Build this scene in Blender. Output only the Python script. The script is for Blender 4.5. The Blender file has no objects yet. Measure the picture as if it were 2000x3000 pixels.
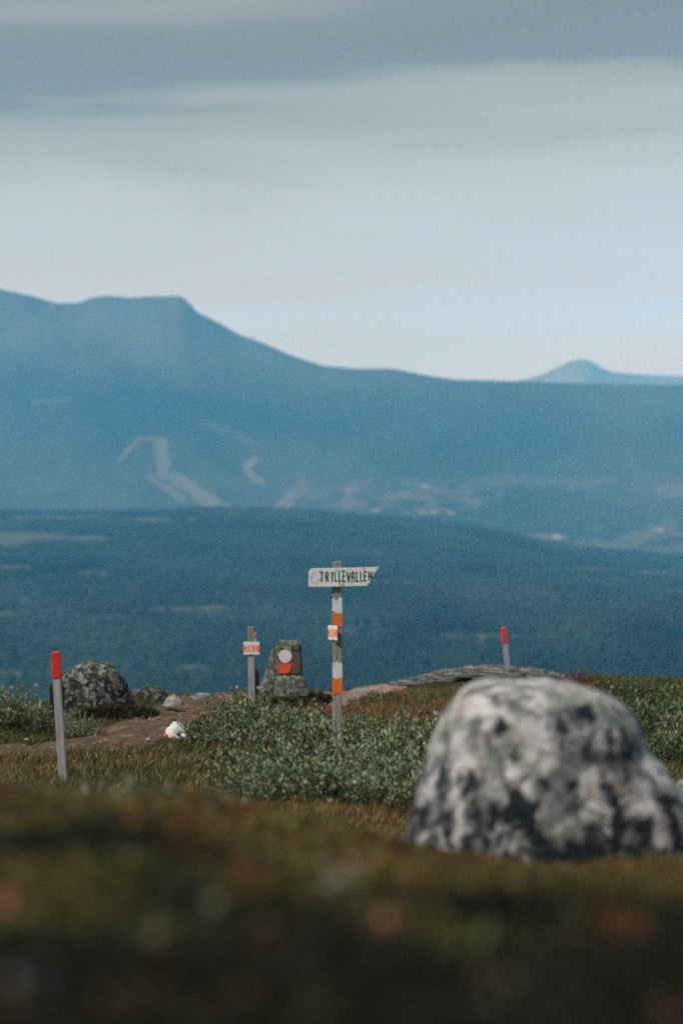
import bpy, bmesh, math, random
import numpy as np
from mathutils import Vector, noise as mnoise

C = bpy.context.scene
COL = C.collection
rng = np.random.default_rng(7)
random.seed(7)

# ------------------------------------------------------------------ camera
FPX = 7083.0                      # focal length in photo pixels (85 mm on a 24x36 frame, upright)
CZ = 2.65                         # camera height above the foot of the signpost
PITCH = math.atan(250 / FPX)
cam_d = bpy.data.cameras.new('camera')
cam = bpy.data.objects.new('camera', cam_d)
COL.objects.link(cam)
cam.location = (0, 0, CZ)
cam.rotation_euler = (math.pi / 2 - PITCH, 0, 0)
cam_d.sensor_fit = 'VERTICAL'
cam_d.sensor_height = 36
cam_d.sensor_width = 24
cam_d.lens = 85
cam_d.clip_start = 0.1
cam_d.clip_end = 60000
cam_d.dof.use_dof = True
cam_d.dof.focus_distance = 19.3
cam_d.dof.aperture_fstop = 1.95
C.camera = cam

# ------------------------------------------------------------------ world, sun, exposure
SUN_EL, SUN_AZ = math.radians(52), math.radians(-128)   # high, from behind the left shoulder (0 = +Y, clockwise)
w = bpy.data.worlds.new('World')
C.world = w
w.use_nodes = True
N, L = w.node_tree.nodes, w.node_tree.links
N.clear()
def wn(t, **k):
    n = N.new(t)
    for a, b in k.items(): setattr(n, a, b)
    return n
out = wn('ShaderNodeOutputWorld')
bg = wn('ShaderNodeBackground'); bg.inputs['Strength'].default_value = 0.1
sky = wn('ShaderNodeTexSky', sky_type='NISHITA', sun_disc=False, sun_elevation=SUN_EL, sun_rotation=SUN_AZ)
tc = wn('ShaderNodeTexCoord')
sep = wn('ShaderNodeSeparateXYZ'); L.new(tc.outputs['Generated'], sep.inputs[0])
def wmath(op, a, b=None, c=None):
    n = wn('ShaderNodeMath', operation=op)
    for i, v in enumerate((a, b, c)):
        if v is None: continue
        if isinstance(v, (int, float)): n.inputs[i].default_value = v
        else: L.new(v, n.inputs[i])
    return n.outputs[0]
def wnoise(scale, loc, detail, rough=0.5, dist=0.0):
    m = wn('ShaderNodeMapping'); m.inputs['Scale'].default_value = scale; m.inputs['Location'].default_value = loc
    L.new(tc.outputs['Generated'], m.inputs[0])
    n = wn('ShaderNodeTexNoise'); n.inputs['Scale'].default_value = 1; n.inputs['Detail'].default_value = detail
    n.inputs['Roughness'].default_value = rough; n.inputs['Distortion'].default_value = dist
    L.new(m.outputs[0], n.inputs['Vector'])
    return n.outputs[0]
n1 = wnoise((4.0, 4.0, 22), (3.1, 0.4, 1.7), 4, 0.5, 0.5)
n2 = wnoise((9, 9, 80), (0.3, 5.1, 2.2), 3, 0.5, 0.3)
v = wmath('ADD', sep.outputs['Z'], wmath('MULTIPLY', wmath('SUBTRACT', n1, 0.5), 0.07))
v = wmath('ADD', v, wmath('MULTIPLY', wmath('SUBTRACT', n2, 0.5), 0.02))
v = wmath('ADD', v, wmath('MULTIPLY', sep.outputs['X'], -0.10))
mr = wn('ShaderNodeMapRange'); L.new(v, mr.inputs[0]); mr.inputs[1].default_value = 0.0; mr.inputs[2].default_value = 0.40
ramp = wn('ShaderNodeValToRGB'); L.new(mr.outputs[0], ramp.inputs[0])
def s2l(r, g, b):
    return tuple((c / 255 / 12.92 if c <= 10 else ((c / 255 + .055) / 1.055) ** 2.4) for c in (r, g, b)) + (1,)
SKY = [(0.0000, 0.678, 0.981, 1.530), (0.0210, 0.678, 0.981, 1.530), (0.0353, 0.636, 0.912, 1.407), (0.0634, 0.625, 0.786, 0.977), (0.0917, 0.578, 0.678, 0.709), (0.1140, 0.456, 0.507, 0.474),
       (0.1300, 0.387, 0.420, 0.365), (0.1400, 0.245, 0.272, 0.231), (0.1560, 0.235, 0.255, 0.203), (0.1740, 0.255, 0.276, 0.226), (0.1900, 0.370, 0.385, 0.330), (0.2150, 0.235, 0.240, 0.245)]   # elevation, linear cloud colour
cr = ramp.color_ramp
while len(cr.elements) < len(SKY): cr.elements.new(0.5)
for e, (p, cr_, cg_, cb_) in zip(cr.elements, SKY):
    e.position = p / 0.40; e.color = (cr_, cg_, cb_, 1)
vm = wn('ShaderNodeVectorMath', operation='SCALE'); L.new(ramp.outputs[0], vm.inputs[0]); vm.inputs['Scale'].default_value = 10.0
mix = wn('ShaderNodeMix', data_type='RGBA'); mix.inputs[0].default_value = 0.93
L.new(sky.outputs[0], mix.inputs[6]); L.new(vm.outputs[0], mix.inputs[7])
L.new(mix.outputs[2], bg.inputs['Color']); L.new(bg.outputs[0], out.inputs['Surface'])

sun_d = bpy.data.lights.new('sun', 'SUN')
sun_d.energy = 4.0; sun_d.angle = math.radians(2.0); sun_d.color = (1.0, 0.95, 0.89)
sun = bpy.data.objects.new('sun', sun_d); COL.objects.link(sun)
sd = Vector((math.sin(SUN_AZ) * math.cos(SUN_EL), math.cos(SUN_AZ) * math.cos(SUN_EL), math.sin(SUN_EL)))
sun.rotation_euler = sd.to_track_quat('Z', 'Y').to_euler()
sun.location = (-8, -8, 20)

C.view_settings.view_transform = 'Standard'
C.view_settings.look = 'None'
C.view_settings.exposure = -0.14
C.view_settings.gamma = 1.0
C.view_settings.use_curve_mapping = False
C.render.engine = 'CYCLES'
C.cycles.use_denoising = False      # keep the renderer's fine grain: the photograph is grainy
C.cycles.sample_clamp_indirect = 1.5
C.cycles.sample_clamp_direct = 8.0
C.cycles.filter_width = 1.85
C.cycles.max_bounces = 6
C.cycles.diffuse_bounces = 3
C.cycles.volume_bounces = 2
C.cycles.transparent_max_bounces = 8

# ------------------------------------------------------------------ helpers
def at(px, row, Y):
    """world point seen at photo pixel (px, row) that stands Y metres ahead"""
    f = Vector((0, math.cos(PITCH), -math.sin(PITCH))); u = Vector((0, math.sin(PITCH), math.cos(PITCH)))
    r = f * FPX + Vector((px - 1000, 0, 0)) + u * (1500 - row)
    r *= Y / r.y
    return Vector((r.x, Y, CZ + r.z))
def row_of(y, z):
    return 1500 + FPX * np.tan(np.arctan2(CZ - z, y) - PITCH)
def z_of(row, y):
    return CZ - y * np.tan(PITCH + np.arctan((np.asarray(row) - 1500) / FPX))
def px_of(x, y): return 1000 + FPX * x / y

def hash2(i, j, s):
    h = (i.astype(np.int64) * 374761393 + j.astype(np.int64) * 668265263 + s * 982451653) & 0xffffffff
    h = ((h ^ (h >> 13)) * 1274126177) & 0xffffffff
    return ((h ^ (h >> 16)) & 0xffff) / 65535.0
def vnoise(x, y, s=0):
    x = np.asarray(x, float); y = np.asarray(y, float)
    i, j = np.floor(x), np.floor(y); fx, fy = x - i, y - j
    fx = fx * fx * (3 - 2 * fx); fy = fy * fy * (3 - 2 * fy)
    return (hash2(i, j, s) * (1 - fx) + hash2(i + 1, j, s) * fx) * (1 - fy) + (hash2(i, j + 1, s) * (1 - fx) + hash2(i + 1, j + 1, s) * fx) * fy
def fbm(x, y, s=0, o=4):
    a, t, n = 0.5, 0, 0
    for k in range(o):
        t = t + a * vnoise(np.asarray(x) * 2 ** k, np.asarray(y) * 2 ** k, s + k * 17); n += a; a *= 0.5
    return t / n

def tag(o, label=None, cat=None, group=None, kind=None):
    if label: o['label'] = label
    if cat: o['category'] = cat
    if group: o['group'] = group
    if kind: o['kind'] = kind
    return o
def empty(name, loc, rz=0, rx=0, ry=0):
    o = bpy.data.objects.new(name, None); COL.objects.link(o)
    o.location = loc; o.rotation_euler = (rx, ry, rz); o.empty_display_size = 0.2
    return o
def link(name, me, mat=None, parent=None, loc=(0, 0, 0), smooth=False):
    o = bpy.data.objects.new(name, me); COL.objects.link(o)
    if mat: me.materials.append(mat)
    if parent: o.parent = parent
    o.location = loc
    if smooth: me.shade_smooth()
    return o
def mesh_np(name, V, F, colors=None):
    """V (n,3), F (m,k) all faces with k corners"""
    V = np.asarray(V, np.float32); F = np.asarray(F, np.int32)
    me = bpy.data.meshes.new(name)
    me.vertices.add(len(V)); me.vertices.foreach_set('co', V.ravel())
    k = F.shape[1]
    me.loops.add(F.size); me.loops.foreach_set('vertex_index', F.ravel())
    me.polygons.add(len(F)); me.polygons.foreach_set('loop_start', np.arange(0, F.size, k, dtype=np.int32))
    me.update(calc_edges=True)
    if colors is not None:
        a = me.attributes.new('tint', 'FLOAT_COLOR', 'POINT')
        c = np.ones((len(V), 4), np.float32); c[:, :3] = colors
        a.data.foreach_set('color', c.ravel())
    return me
def mesh_py(name, V, F):
    me = bpy.data.meshes.new(name); me.from_pydata([tuple(v) for v in V], [], F); me.update(); return me
def bm_mesh(name, bm):
    me = bpy.data.meshes.new(name); bm.normal_update(); bm.to_mesh(me); bm.free(); return me
def box_bm(x0, x1, y0, y1, z0, z1, bev=0.0, seg=2):
    bm = bmesh.new(); bmesh.ops.create_cube(bm, size=1)
    for q in bm.verts:
        q.co = ((x0 + x1) / 2 + q.co.x * (x1 - x0), (y0 + y1) / 2 + q.co.y * (y1 - y0), (z0 + z1) / 2 + q.co.z * (z1 - z0))
    if bev: bmesh.ops.bevel(bm, geom=bm.edges[:], offset=bev, segments=seg, affect='EDGES', profile=0.5)
    return bm

# ------------------------------------------------------------------ materials
class Mat:
    def __init__(s, name, rough=0.8, spec=0.3):
        s.m = bpy.data.materials.new(name); s.m.use_nodes = True
        s.n, s.l = s.m.node_tree.nodes, s.m.node_tree.links
        s.b = s.n['Principled BSDF']; s.b.inputs['Roughness'].default_value = rough
        s.b.inputs['Specular IOR Level'].default_value = spec
        s.tc = s.n.new('ShaderNodeTexCoord')
    def noise(s, scale, detail=4, rough=0.55, sc=(1, 1, 1), loc=(0, 0, 0), dist=0.0, coord='Object'):
        m = s.n.new('ShaderNodeMapping'); m.inputs['Scale'].default_value = sc; m.inputs['Location'].default_value = loc
        s.l.new(s.tc.outputs[coord], m.inputs[0])
        t = s.n.new('ShaderNodeTexNoise'); t.inputs['Scale'].default_value = scale; t.inputs['Detail'].default_value = detail
        t.inputs['Roughness'].default_value = rough; t.inputs['Distortion'].default_value = dist
        s.l.new(m.outputs[0], t.inputs['Vector']); return t.outputs[0]
    def ramp(s, f, stops):
        r = s.n.new('ShaderNodeValToRGB'); e = r.color_ramp.elements
        while len(e) < len(stops): e.new(0.5)
        for q, (p, c) in zip(e, stops):
            q.position = p; q.color = (tuple(c) + (1,)) if hasattr(c, '__len__') else (c, c, c, 1)
        s.l.new(f, r.inputs[0]); return r.outputs[0]
    def mix(s, f, a, b, mode='MIX'):
        m = s.n.new('ShaderNodeMix'); m.data_type = 'RGBA'; m.blend_type = mode
        for i, v in ((0, f), (6, a), (7, b)):
            if isinstance(v, (int, float)): m.inputs[i].default_value = v
            elif isinstance(v, tuple): m.inputs[i].default_value = v + (1,)
            else: s.l.new(v, m.inputs[i])
        return m.outputs[2]
    def math(s, op, a, b=0.0):
        m = s.n.new('ShaderNodeMath'); m.operation = op
        for i, v in enumerate((a, b)):
            if isinstance(v, (int, float)): m.inputs[i].default_value = v
            else: s.l.new(v, m.inputs[i])
        return m.outputs[0]
    def attr(s, name, what='Color'):
        a = s.n.new('ShaderNodeAttribute'); a.attribute_name = name; return a.outputs[what]
    def col(s, c):
        if isinstance(c, tuple): s.b.inputs['Base Color'].default_value = c + (1,)
        else: s.l.new(c, s.b.inputs['Base Color'])
        return s
    def bump(s, h, strength=0.5, dist=0.02):
        b = s.n.new('ShaderNodeBump'); b.inputs['Strength'].default_value = strength; b.inputs['Distance'].default_value = dist
        s.l.new(h, b.inputs['Height']); s.l.new(b.outputs[0], s.b.inputs['Normal']); return s
    def leafy(s, colour, amt=0.3):
        t = s.n.new('ShaderNodeBsdfTranslucent'); s.l.new(colour, t.inputs[0])
        m = s.n.new('ShaderNodeMixShader'); m.inputs[0].default_value = amt
        s.l.new(s.b.outputs[0], m.inputs[1]); s.l.new(t.outputs[0], m.inputs[2])
        s.l.new(m.outputs[0], s.n['Material Output'].inputs['Surface']); return s

def leaf_mat(name, rough, spec, trans):
    m = Mat(name, rough, spec); c = m.attr('tint'); m.col(c).leafy(c, trans); return m.m
M_grass = leaf_mat('dry_grass', 0.7, 0.2, 0.25)
M_heath = leaf_mat('heath_leaves', 0.75, 0.15, 0.2)
M_willow = leaf_mat('willow_leaves', 0.5, 0.35, 0.2)
M_spruce = leaf_mat('conifer_needles', 0.9, 0.05, 0.0)
m = Mat('twig_bark', 0.85, 0.2); m.col(m.ramp(m.noise(40), [(0.3, (.045, .03, .02)), (0.7, (.10, .075, .05))])); M_twig = m.m

m = Mat('heath_soil', 0.95, 0.1)
m.col(m.mix(m.ramp(m.noise(6, 5), [(0.42, 0.0), (0.6, 1.0)]), (.035, .027, .016), m.ramp(m.noise(1.2, 4), [(0.35, (.06, .06, .022)), (0.65, (.085, .055, .028))])))
m.bump(m.noise(30, 5), 0.6, 0.03); M_soil = m.m
m = Mat('trodden_earth', 0.95, 0.1)
m.col(m.mix(m.ramp(m.noise(2.2, 6, 0.65, (1, 1, 1)), [(0.55, 0.0), (0.70, 1.0)]),
            m.ramp(m.noise(14, 5), [(0.35, (.09, .06, .038)), (0.7, (.20, .14, .095))]), (.34, .28, .22)))
m.bump(m.noise(22, 6, .65), 1.0, 0.05); M_path = m.m
m = Mat('pale_trodden_sand', 0.95, 0.1)
m.col(m.ramp(m.noise(9, 6), [(0.3, (.17, .12, .095)), (0.7, (.36, .285, .235))])); m.bump(m.noise(40, 5), 0.6, 0.02); M_sand = m.m

def lichen(name, base, pale, dark, tint, scale, dark_low=0.0, hgt=1.0, p_pale=0.5, p_dark=0.55, extra=None, stretch=(1, 1, 1), dist=0.7):
    m = Mat(name, 0.92, 0.15)
    c = m.ramp(m.noise(scale * 6, 6, 0.7), [(0.3, tuple(q * .65 for q in base)), (0.7, tuple(q * 1.25 for q in base))])
    c = m.mix(m.ramp(m.noise(scale * 1.2, 9, 0.66, stretch, (4, 1, 7), dist), [(p_pale - .05, 0.0), (p_pale + .07, 1.0)]), c,
              m.ramp(m.noise(scale * 2.0, 5, 0.6, (1, 1, 1), (9, 2, 2)), [(0.35, tuple(q * .75 for q in pale)), (0.62, pale)]))
    c = m.mix(m.ramp(m.noise(scale * 1.5, 5, 0.6, (1, 1, 1), (1, 8, 3)), [(0.53, 0.0), (0.62, .75)]), c, tint)
    if extra: c = m.mix(m.ramp(m.noise(scale * .9, 5, 0.6, (1, 1, 1), (6, 6, 1)), [(0.58, 0.0), (0.66, .7)]), c, extra)
    d = m.noise(scale * 1.9, 9, 0.69, stretch, (2, 5, 9), dist)
    if dark_low:                                            # black patches get denser towards the foot of the stone
        sx = m.n.new('ShaderNodeSeparateXYZ'); m.l.new(m.tc.outputs['Object'], sx.inputs[0])
        g = m.n.new('ShaderNodeMapRange'); m.l.new(sx.outputs['Z'], g.inputs[0])
        g.inputs[1].default_value = 0; g.inputs[2].default_value = hgt; g.inputs[3].default_value = dark_low; g.inputs[4].default_value = -dark_low * .15
        d = m.math('ADD', d, g.outputs[0])
    c = m.mix(m.ramp(d, [(p_dark - .01, 0.0), (p_dark + .09, 1.0)]), c, m.ramp(m.noise(scale * 8, 4), [(0.35, tuple(q * .6 for q in dark)), (0.65, tuple(q * 1.6 for q in dark))]))
    m.col(c); m.bump(m.noise(scale * 7, 7, 0.65), 0.7, 0.02)
    return m.m
M_boulder = lichen('lichen_boulder', (.15, .155, .16), (.66, .645, .63), (.014, .019, .023), (.17, .225, .16), 5.8, 0.19, 0.62, 0.483, 0.505, (.44, .35, .31), (1.1, 1.1, .8), 0.25)
M_dome = lichen('lichen_dark_rock', (.16, .16, .15), (.38, .42, .36), (.018, .02, .02), (.27, .31, .15), 7.5, 0.04, .4, 0.53, 0.448)
M_slab = lichen('lichen_slab', (.13, .14, .125), (.33, .35, .29), (.022, .026, .024), (.17, .20, .09), 12, 0, 1, 0.53, 0.505)
M_ledge = lichen('lichen_ledge', (.16, .165, .16), (.46, .47, .44), (.025, .03, .03), (.20, .23, .13), 9, 0, 1, 0.55, 0.475, None, (.35, .6, 3.2))
M_pale = lichen('pale_stone', (.30, .28, .26), (.48, .46, .43), (.045, .045, .045), (.25, .27, .16), 12, 0, 1, 0.50, 0.535)

def wood(name, a, b, speck=0.5):
    m = Mat(name, 0.85, 0.2)
    g = m.noise(60, 5, 0.6, (1, 1, .05)); 
    c = m.ramp(g, [(0.3, a), (0.68, b)])
    c = m.mix(m.ramp(m.noise(30, 4, 0.6, (1, 1, .35), (3, 3, 3)), [(0.56, 0.0), (0.66, speck)]), c, (.055, .05, .042))
    m.col(c); m.bump(g, 0.5, 0.004); return m.m
M_wood = wood('weathered_timber', (.13, .12, .105), (.36, .345, .31))
M_wood2 = wood('grey_timber', (.24, .235, .23), (.40, .395, .385), .25)
M_wood3 = wood('brown_timber', (.20, .15, .11), (.33, .26, .20), .4)
def paint(name, c, wear, amount=0.6, rough=0.55):
    m = Mat(name, rough, 0.3)
    f = m.noise(38, 6, 0.7, (1, 1, .45), (1, 2, 3))
    k = m.ramp(m.noise(25, 4, .6), [(0.3, tuple(q * .8 for q in c)), (0.7, c)])
    m.col(m.mix(m.ramp(f, [(amount, 0.0), (amount + .08, .85)]), k, wear)); m.bump(f, 0.25, 0.003); return m.m
M_white = paint('flaking_white_paint', (.74, .75, .74), (.20, .18, .155), 0.56)
M_board = paint('worn_white_board_paint', (.80, .80, .78), (.30, .285, .26), 0.55)
M_orange = paint('orange_paint', (.78, .19, .03), (.35, .12, .04), 0.62)
M_red = paint('red_paint', (.70, .035, .022), (.30, .06, .05), 0.60)
M_redpale = paint('faded_red_paint', (.72, .07, .045), (.42, .14, .10), 0.6)
M_redrock = paint('orange_red_rock_paint', (.80, .10, .035), (.30, .10, .06), 0.57, 0.8)
M_whiterock = paint('white_rock_paint', (.75, .74, .71), (.42, .40, .35), 0.58, 0.85)
M_green = paint('dark_green_lettering', (.015, .11, .085), (.10, .20, .17), 0.62)
M_faint = paint('rubbed_out_lettering', (.50, .52, .51), (.66, .66, .64), 0.5)
M_plate = Mat('white_enamel_plate', 0.35, 0.5).col((.80, .81, .82)).m
M_plateorange = Mat('orange_print', 0.4, 0.4).col((.80, .20, .035)).m
M_num = Mat('white_print', 0.4, 0.4).col((.86, .86, .85)).m
M_screw = Mat('dark_screw', 0.5, 0.5).col((.03, .03, .03)).m
M_black = Mat('black_rubber', 0.7, 0.3).col((.012, .014, .017)).m
m = Mat('rusty_bare_rock', 0.9, 0.15); m.col(m.ramp(m.noise(30, 6, .7), [(0.3, (.085, .05, .042)), (0.7, (.19, .12, .10))])); M_rust = m.m

# ------------------------------------------------------------------ near ground
COLS = np.array([-900, 0, 250, 400, 520, 680, 780, 860, 950, 1100, 1250, 1400, 1600, 1800, 2000, 2900], float)
YS = np.array([1.2, 1.6, 2, 3, 4, 5, 6.5, 8, 12, 16, 19, 22, 26, 29, 32, 36, 46, 70, 120, 260, 700, 1300], float)
def lerp_cols(d):
    k = sorted(d); return np.interp(COLS, k, [d[q] for q in k])
ROWS = [lerp_cols(d) for d in (
    {0: 4000, 2000: 4100}, {0: 3400, 2000: 3500}, {0: 3060, 2000: 3130}, {0: 2660, 1000: 2740, 2000: 2820},
    {0: 2480, 500: 2510, 1000: 2620, 2000: 2700}, {0: 2395, 500: 2415, 1000: 2525, 1400: 2605, 2000: 2640},
    {0: 2372, 500: 2390, 1000: 2485, 1400: 2575, 2000: 2595}, {0: 2375, 500: 2395, 1000: 2480, 1400: 2560, 2000: 2575},
    {0: 2338, 500: 2360, 750: 2400, 1000: 2435, 1400: 2470, 2000: 2480},
    {0: 2288, 500: 2290, 800: 2320, 1000: 2340, 1400: 2370, 2000: 2380},
    {0: 2238, 500: 2215, 800: 2235, 1000: 2250, 1400: 2270, 2000: 2290},
    {0: 2185, 300: 2185, 500: 2150, 800: 2150, 1000: 2175, 1400: 2190, 2000: 2240},
    {0: 2075, 150: 2066, 300: 2056, 420: 2062, 520: 2090, 740: 2075, 860: 2070, 1000: 2085, 1400: 2080, 1800: 2120, 2000: 2170},
    {0: 2085, 150: 2075, 300: 2040, 400: 2026, 480: 2045, 600: 2052, 700: 2040, 780: 2016, 870: 2018, 940: 2034, 1000: 2036, 1200: 2032, 1400: 2018, 1650: 2030, 1800: 2050, 2000: 2090},
    {0: 2110, 300: 2075, 480: 2050, 700: 2056, 780: 2060, 870: 2055, 1000: 2026, 1120: 2016, 1250: 1985, 1400: 1966, 1600: 1972, 1800: 1992, 2000: 2010},
    {0: 2190, 700: 2160, 1000: 2090, 1250: 2030, 1500: 1985, 1800: 1996, 2000: 2002},
    {0: 2290, 1000: 2230, 2000: 2160}, {0: 2500, 2000: 2450}, {0: 2650, 2000: 2600}, {0: 2550, 2000: 2550}, {0: 2320, 2000: 2320}, {0: 2080, 2000: 2080})]
ROWS = np.array(ROWS)
LY = np.log(YS)
def _rows(px, ly):
    px = np.clip(px, COLS[0], COLS[-1]); ly = np.clip(ly, LY[0], LY[-1])
    i = np.clip(np.searchsorted(COLS, px) - 1, 0, len(COLS) - 2); j = np.clip(np.searchsorted(LY, ly) - 1, 0, len(LY) - 2)
    a = (px - COLS[i]) / (COLS[i + 1] - COLS[i]); b = (ly - LY[j]) / (LY[j + 1] - LY[j])
    return (ROWS[j, i] * (1 - a) + ROWS[j, i + 1] * a) * (1 - b) + (ROWS[j + 1, i] * (1 - a) + ROWS[j + 1, i + 1] * a) * b
def gz(x, y):
    x = np.asarray(x, float); y = np.asarray(y, float)
    ye = np.maximum(y, 1.3); px = px_of(x, ye); ly = np.log(ye)
    t = 0
    for dx in (-35, 0, 35):
        for dl in (-0.03, 0, 0.03):
            t = t + z_of(_rows(px + dx, ly + dl), ye)
    z = t / 9 + np.maximum(0, 1.3 - y) * -0.02
    amp = np.clip(ye / 25, 0.25, 1.0)
    z = z + (fbm(x * 1.3, y * 1.1, 3, 4) - 0.5) * 0.16 * amp + (fbm(x * 6, y * 6, 9, 3) - 0.5) * 0.05
    return z
def gpt(px, Y, dz=0.0):
    x = (px - 1000) / FPX * Y
    return Vector((x, Y, float(gz(x, Y)) + dz))

ys = np.concatenate([np.linspace(-14, 1.0, 14), np.geomspace(1.1, 40, 300), np.geomspace(41, 1300, 60)])
us = np.linspace(-1, 1, 330)
YY, UU = np.meshgrid(ys, us, indexing='ij')
UU = np.sign(UU) * (0.62 * np.abs(UU) + 0.38 * np.abs(UU) ** 4)
XX = UU * (np.maximum(YY, 0) * 0.34 + 7.0)
ZZ = gz(XX, YY)
def grid_faces(a, b):
    i = np.arange(a * b).reshape(a, b)
    return np.stack([i[:-1, :-1], i[:-1, 1:], i[1:, 1:], i[1:, :-1]], -1).reshape(-1, 4)
g = link('ground', mesh_np('ground', np.stack([XX, YY, ZZ], -1).reshape(-1, 3), grid_faces(*XX.shape)), M_soil, smooth=True)
tag(g, 'brown heath ground sloping away to the crest of the fell', 'ground', kind='structure')

# ------------------------------------------------------------------ paths (draped sheets with ragged edges)
def path_pts(spec, n=90):
    P = np.array([((px - 1000) / FPX * Y, Y, hw) for px, Y, hw in spec]); t = np.linspace(0, len(P) - 1, n); k = np.arange(len(P))
    Q = np.stack([np.interp(t, k, P[:, i]) for i in range(3)], 1)
    for _ in range(6): Q[1:-1] = (Q[:-2] + 2 * Q[1:-1] + Q[2:]) / 4
    return Q
PATH_A = path_pts([(-900, 20.3, 1.2), (-100, 20.8, 1.2), (150, 20.8, 1.05), (320, 21.4, .7), (430, 23.4, .42), (500, 25.6, .32), (600, 28.0, .4), (640, 30, .4)])
PATH_B = path_pts([(875, 26.2, .08), (925, 27.0, .2), (995, 28.6, .38), (1110, 30.8, .42), (1260, 33, .4), (1400, 37, .4)])
def path_dist(x, y, Q):
    d = np.full(np.shape(x), 9.0)
    for q in Q: d = np.minimum(d, np.hypot(x - q[0], y - q[1]) - q[2])
    return d
def drape(name, Q, mat, lift, label):
    V = []; K = 13
    for i, q in enumerate(Q):
        a = Q[max(i - 1, 0)]; b = Q[min(i + 1, len(Q) - 1)]
        t = np.array([b[0] - a[0], b[1] - a[1]]); t /= np.linalg.norm(t); nrm = np.array([-t[1], t[0]])
        e1 = 1 + .5 * (float(vnoise(i * .45, 3, 5)) - .5); e2 = 1 + .5 * (float(vnoise(i * .45, 8, 6)) - .5)
        for s in np.linspace(-1, 1, K):
            h = q[2] * (e1 if s < 0 else e2) * s * 1.15
            x, y = q[0] + nrm[0] * h, q[1] + nrm[1] * h
            V.append((x, y, float(gz(x, y)) + lift - .05 * abs(s) ** 6 + .07 * (float(fbm(x * 2.5, y * 2.5, 88, 3)) - .5)))
    o = link(name, mesh_np(name, V, grid_faces(len(Q), K)), mat, smooth=True)
    return tag(o, label, 'path', kind='structure')
drape('path', PATH_A, M_path, .03, 'brown trodden footpath curving up to the crest on the left')
drape('path', PATH_B, M_sand, .03, 'pale trodden footpath passing behind the signpost to the crest')

# ------------------------------------------------------------------ valley forest, mountains, far hills
def terrain_from_rows(name, pxs, ds, rowfn, mat, colorfn=None, rough=(0, 1)):
    P, D = np.meshgrid(np.linspace(*pxs), np.asarray(ds), indexing='ij')
    X = (P - 1000) / FPX * D
    R = rowfn(P, D)
    Z = z_of(R, D)
    if rough[0]: Z = Z + (fbm(X / rough[1], D / rough[1], 21, 5) - .5) * rough[0]
    col = colorfn(P, row_of(D, Z), X, D) if colorfn else None
    o = link(name, mesh_np(name, np.stack([X, D, Z], -1).reshape(-1, 3), grid_faces(*P.shape)[:, ::-1], None if col is None else col.reshape(-1, 3)), mat, smooth=True)
    return tag(o, kind='structure')

RIDGE_X = [-1500, 0, 300, 640, 900, 1100, 1400, 1600, 1800, 2000, 3500]
RIDGE_R = [1500, 1505, 1508, 1497, 1505, 1518, 1548, 1594, 1620, 1640, 1700]
RIDGE_D = 3400.0
def valley_rows(P, D):
    rr = np.interp(P, RIDGE_X, RIDGE_R)
    zr = z_of(rr, RIDGE_D)                      # height of the ridge in this column
    z0 = -135.0
    t = np.clip((D - 1500) / (RIDGE_D - 1500), 0, 1.0); t = t * t * (3 - 2 * t)
    z = z0 + (zr - z0) * t
    z = np.where(D > RIDGE_D, z - (D - RIDGE_D) * .09, z)
    return row_of(D, z)
BOGS = [  # px, row, half width, half height of the open bogs
    (170, 1516, 190, 9), (430, 1522, 110, 8), (560, 1522, 25, 8), (70, 1572, 190, 22), (260, 1578, 85, 14), (20, 1592, 60, 12),
    (50, 1662, 75, 10), (270, 1676, 75, 10), (130, 1690, 50, 6), (20, 1795, 70, 7), (320, 1808, 95, 7), (560, 1782, 190, 8), (620, 1776, 60, 9),
    (560, 1952, 55, 9), (20, 1968, 60, 9), (1430, 1862, 200, 8), (1330, 1860, 60, 11), (1700, 1665, 160, 8), (1900, 1675, 110, 8), (1000, 1838, 200, 4), (1150, 1700, 200, 4)]
def bog_mask(P, R):
    m = np.zeros(np.shape(P))
    wob = (fbm(P / 40, R / 6, 31, 3) - .5) * 1.1
    for (a, b, hw, hh) in BOGS:
        hid = .034 * (b - 1250); b, hh = b + hid * .5, hh * .8 + hid * .5      # the nearest trees hide the lower part of each bog
        m = np.maximum(m, 1 - (((P - a) / hw) ** 2 + ((R - b) / hh) ** 2) + wob)
    return np.clip(m * 1.6, 0, 1)
def valley_col(P, R, X, D):
    b = bog_mask(P, R)[..., None]
    base = np.array([.018, .03, .02]) * (0.7 + .7 * fbm(X / 60, D / 60, 5)[..., None])
    return base * (1 - b) + np.array([.085, .09, .07]) * b
m = Mat('forest_floor', 0.95, 0.05); m.col(m.attr('tint')); M_floor = m.m
v_ds = np.concatenate([np.geomspace(900, RIDGE_D, 230), np.linspace(3430, 4700, 14)])
o = terrain_from_rows('valley_floor', (-1400, 3400, 300), v_ds, valley_rows, M_floor, valley_col)
tag(o, 'wide forested valley floor below the fell', 'valley')

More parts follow.
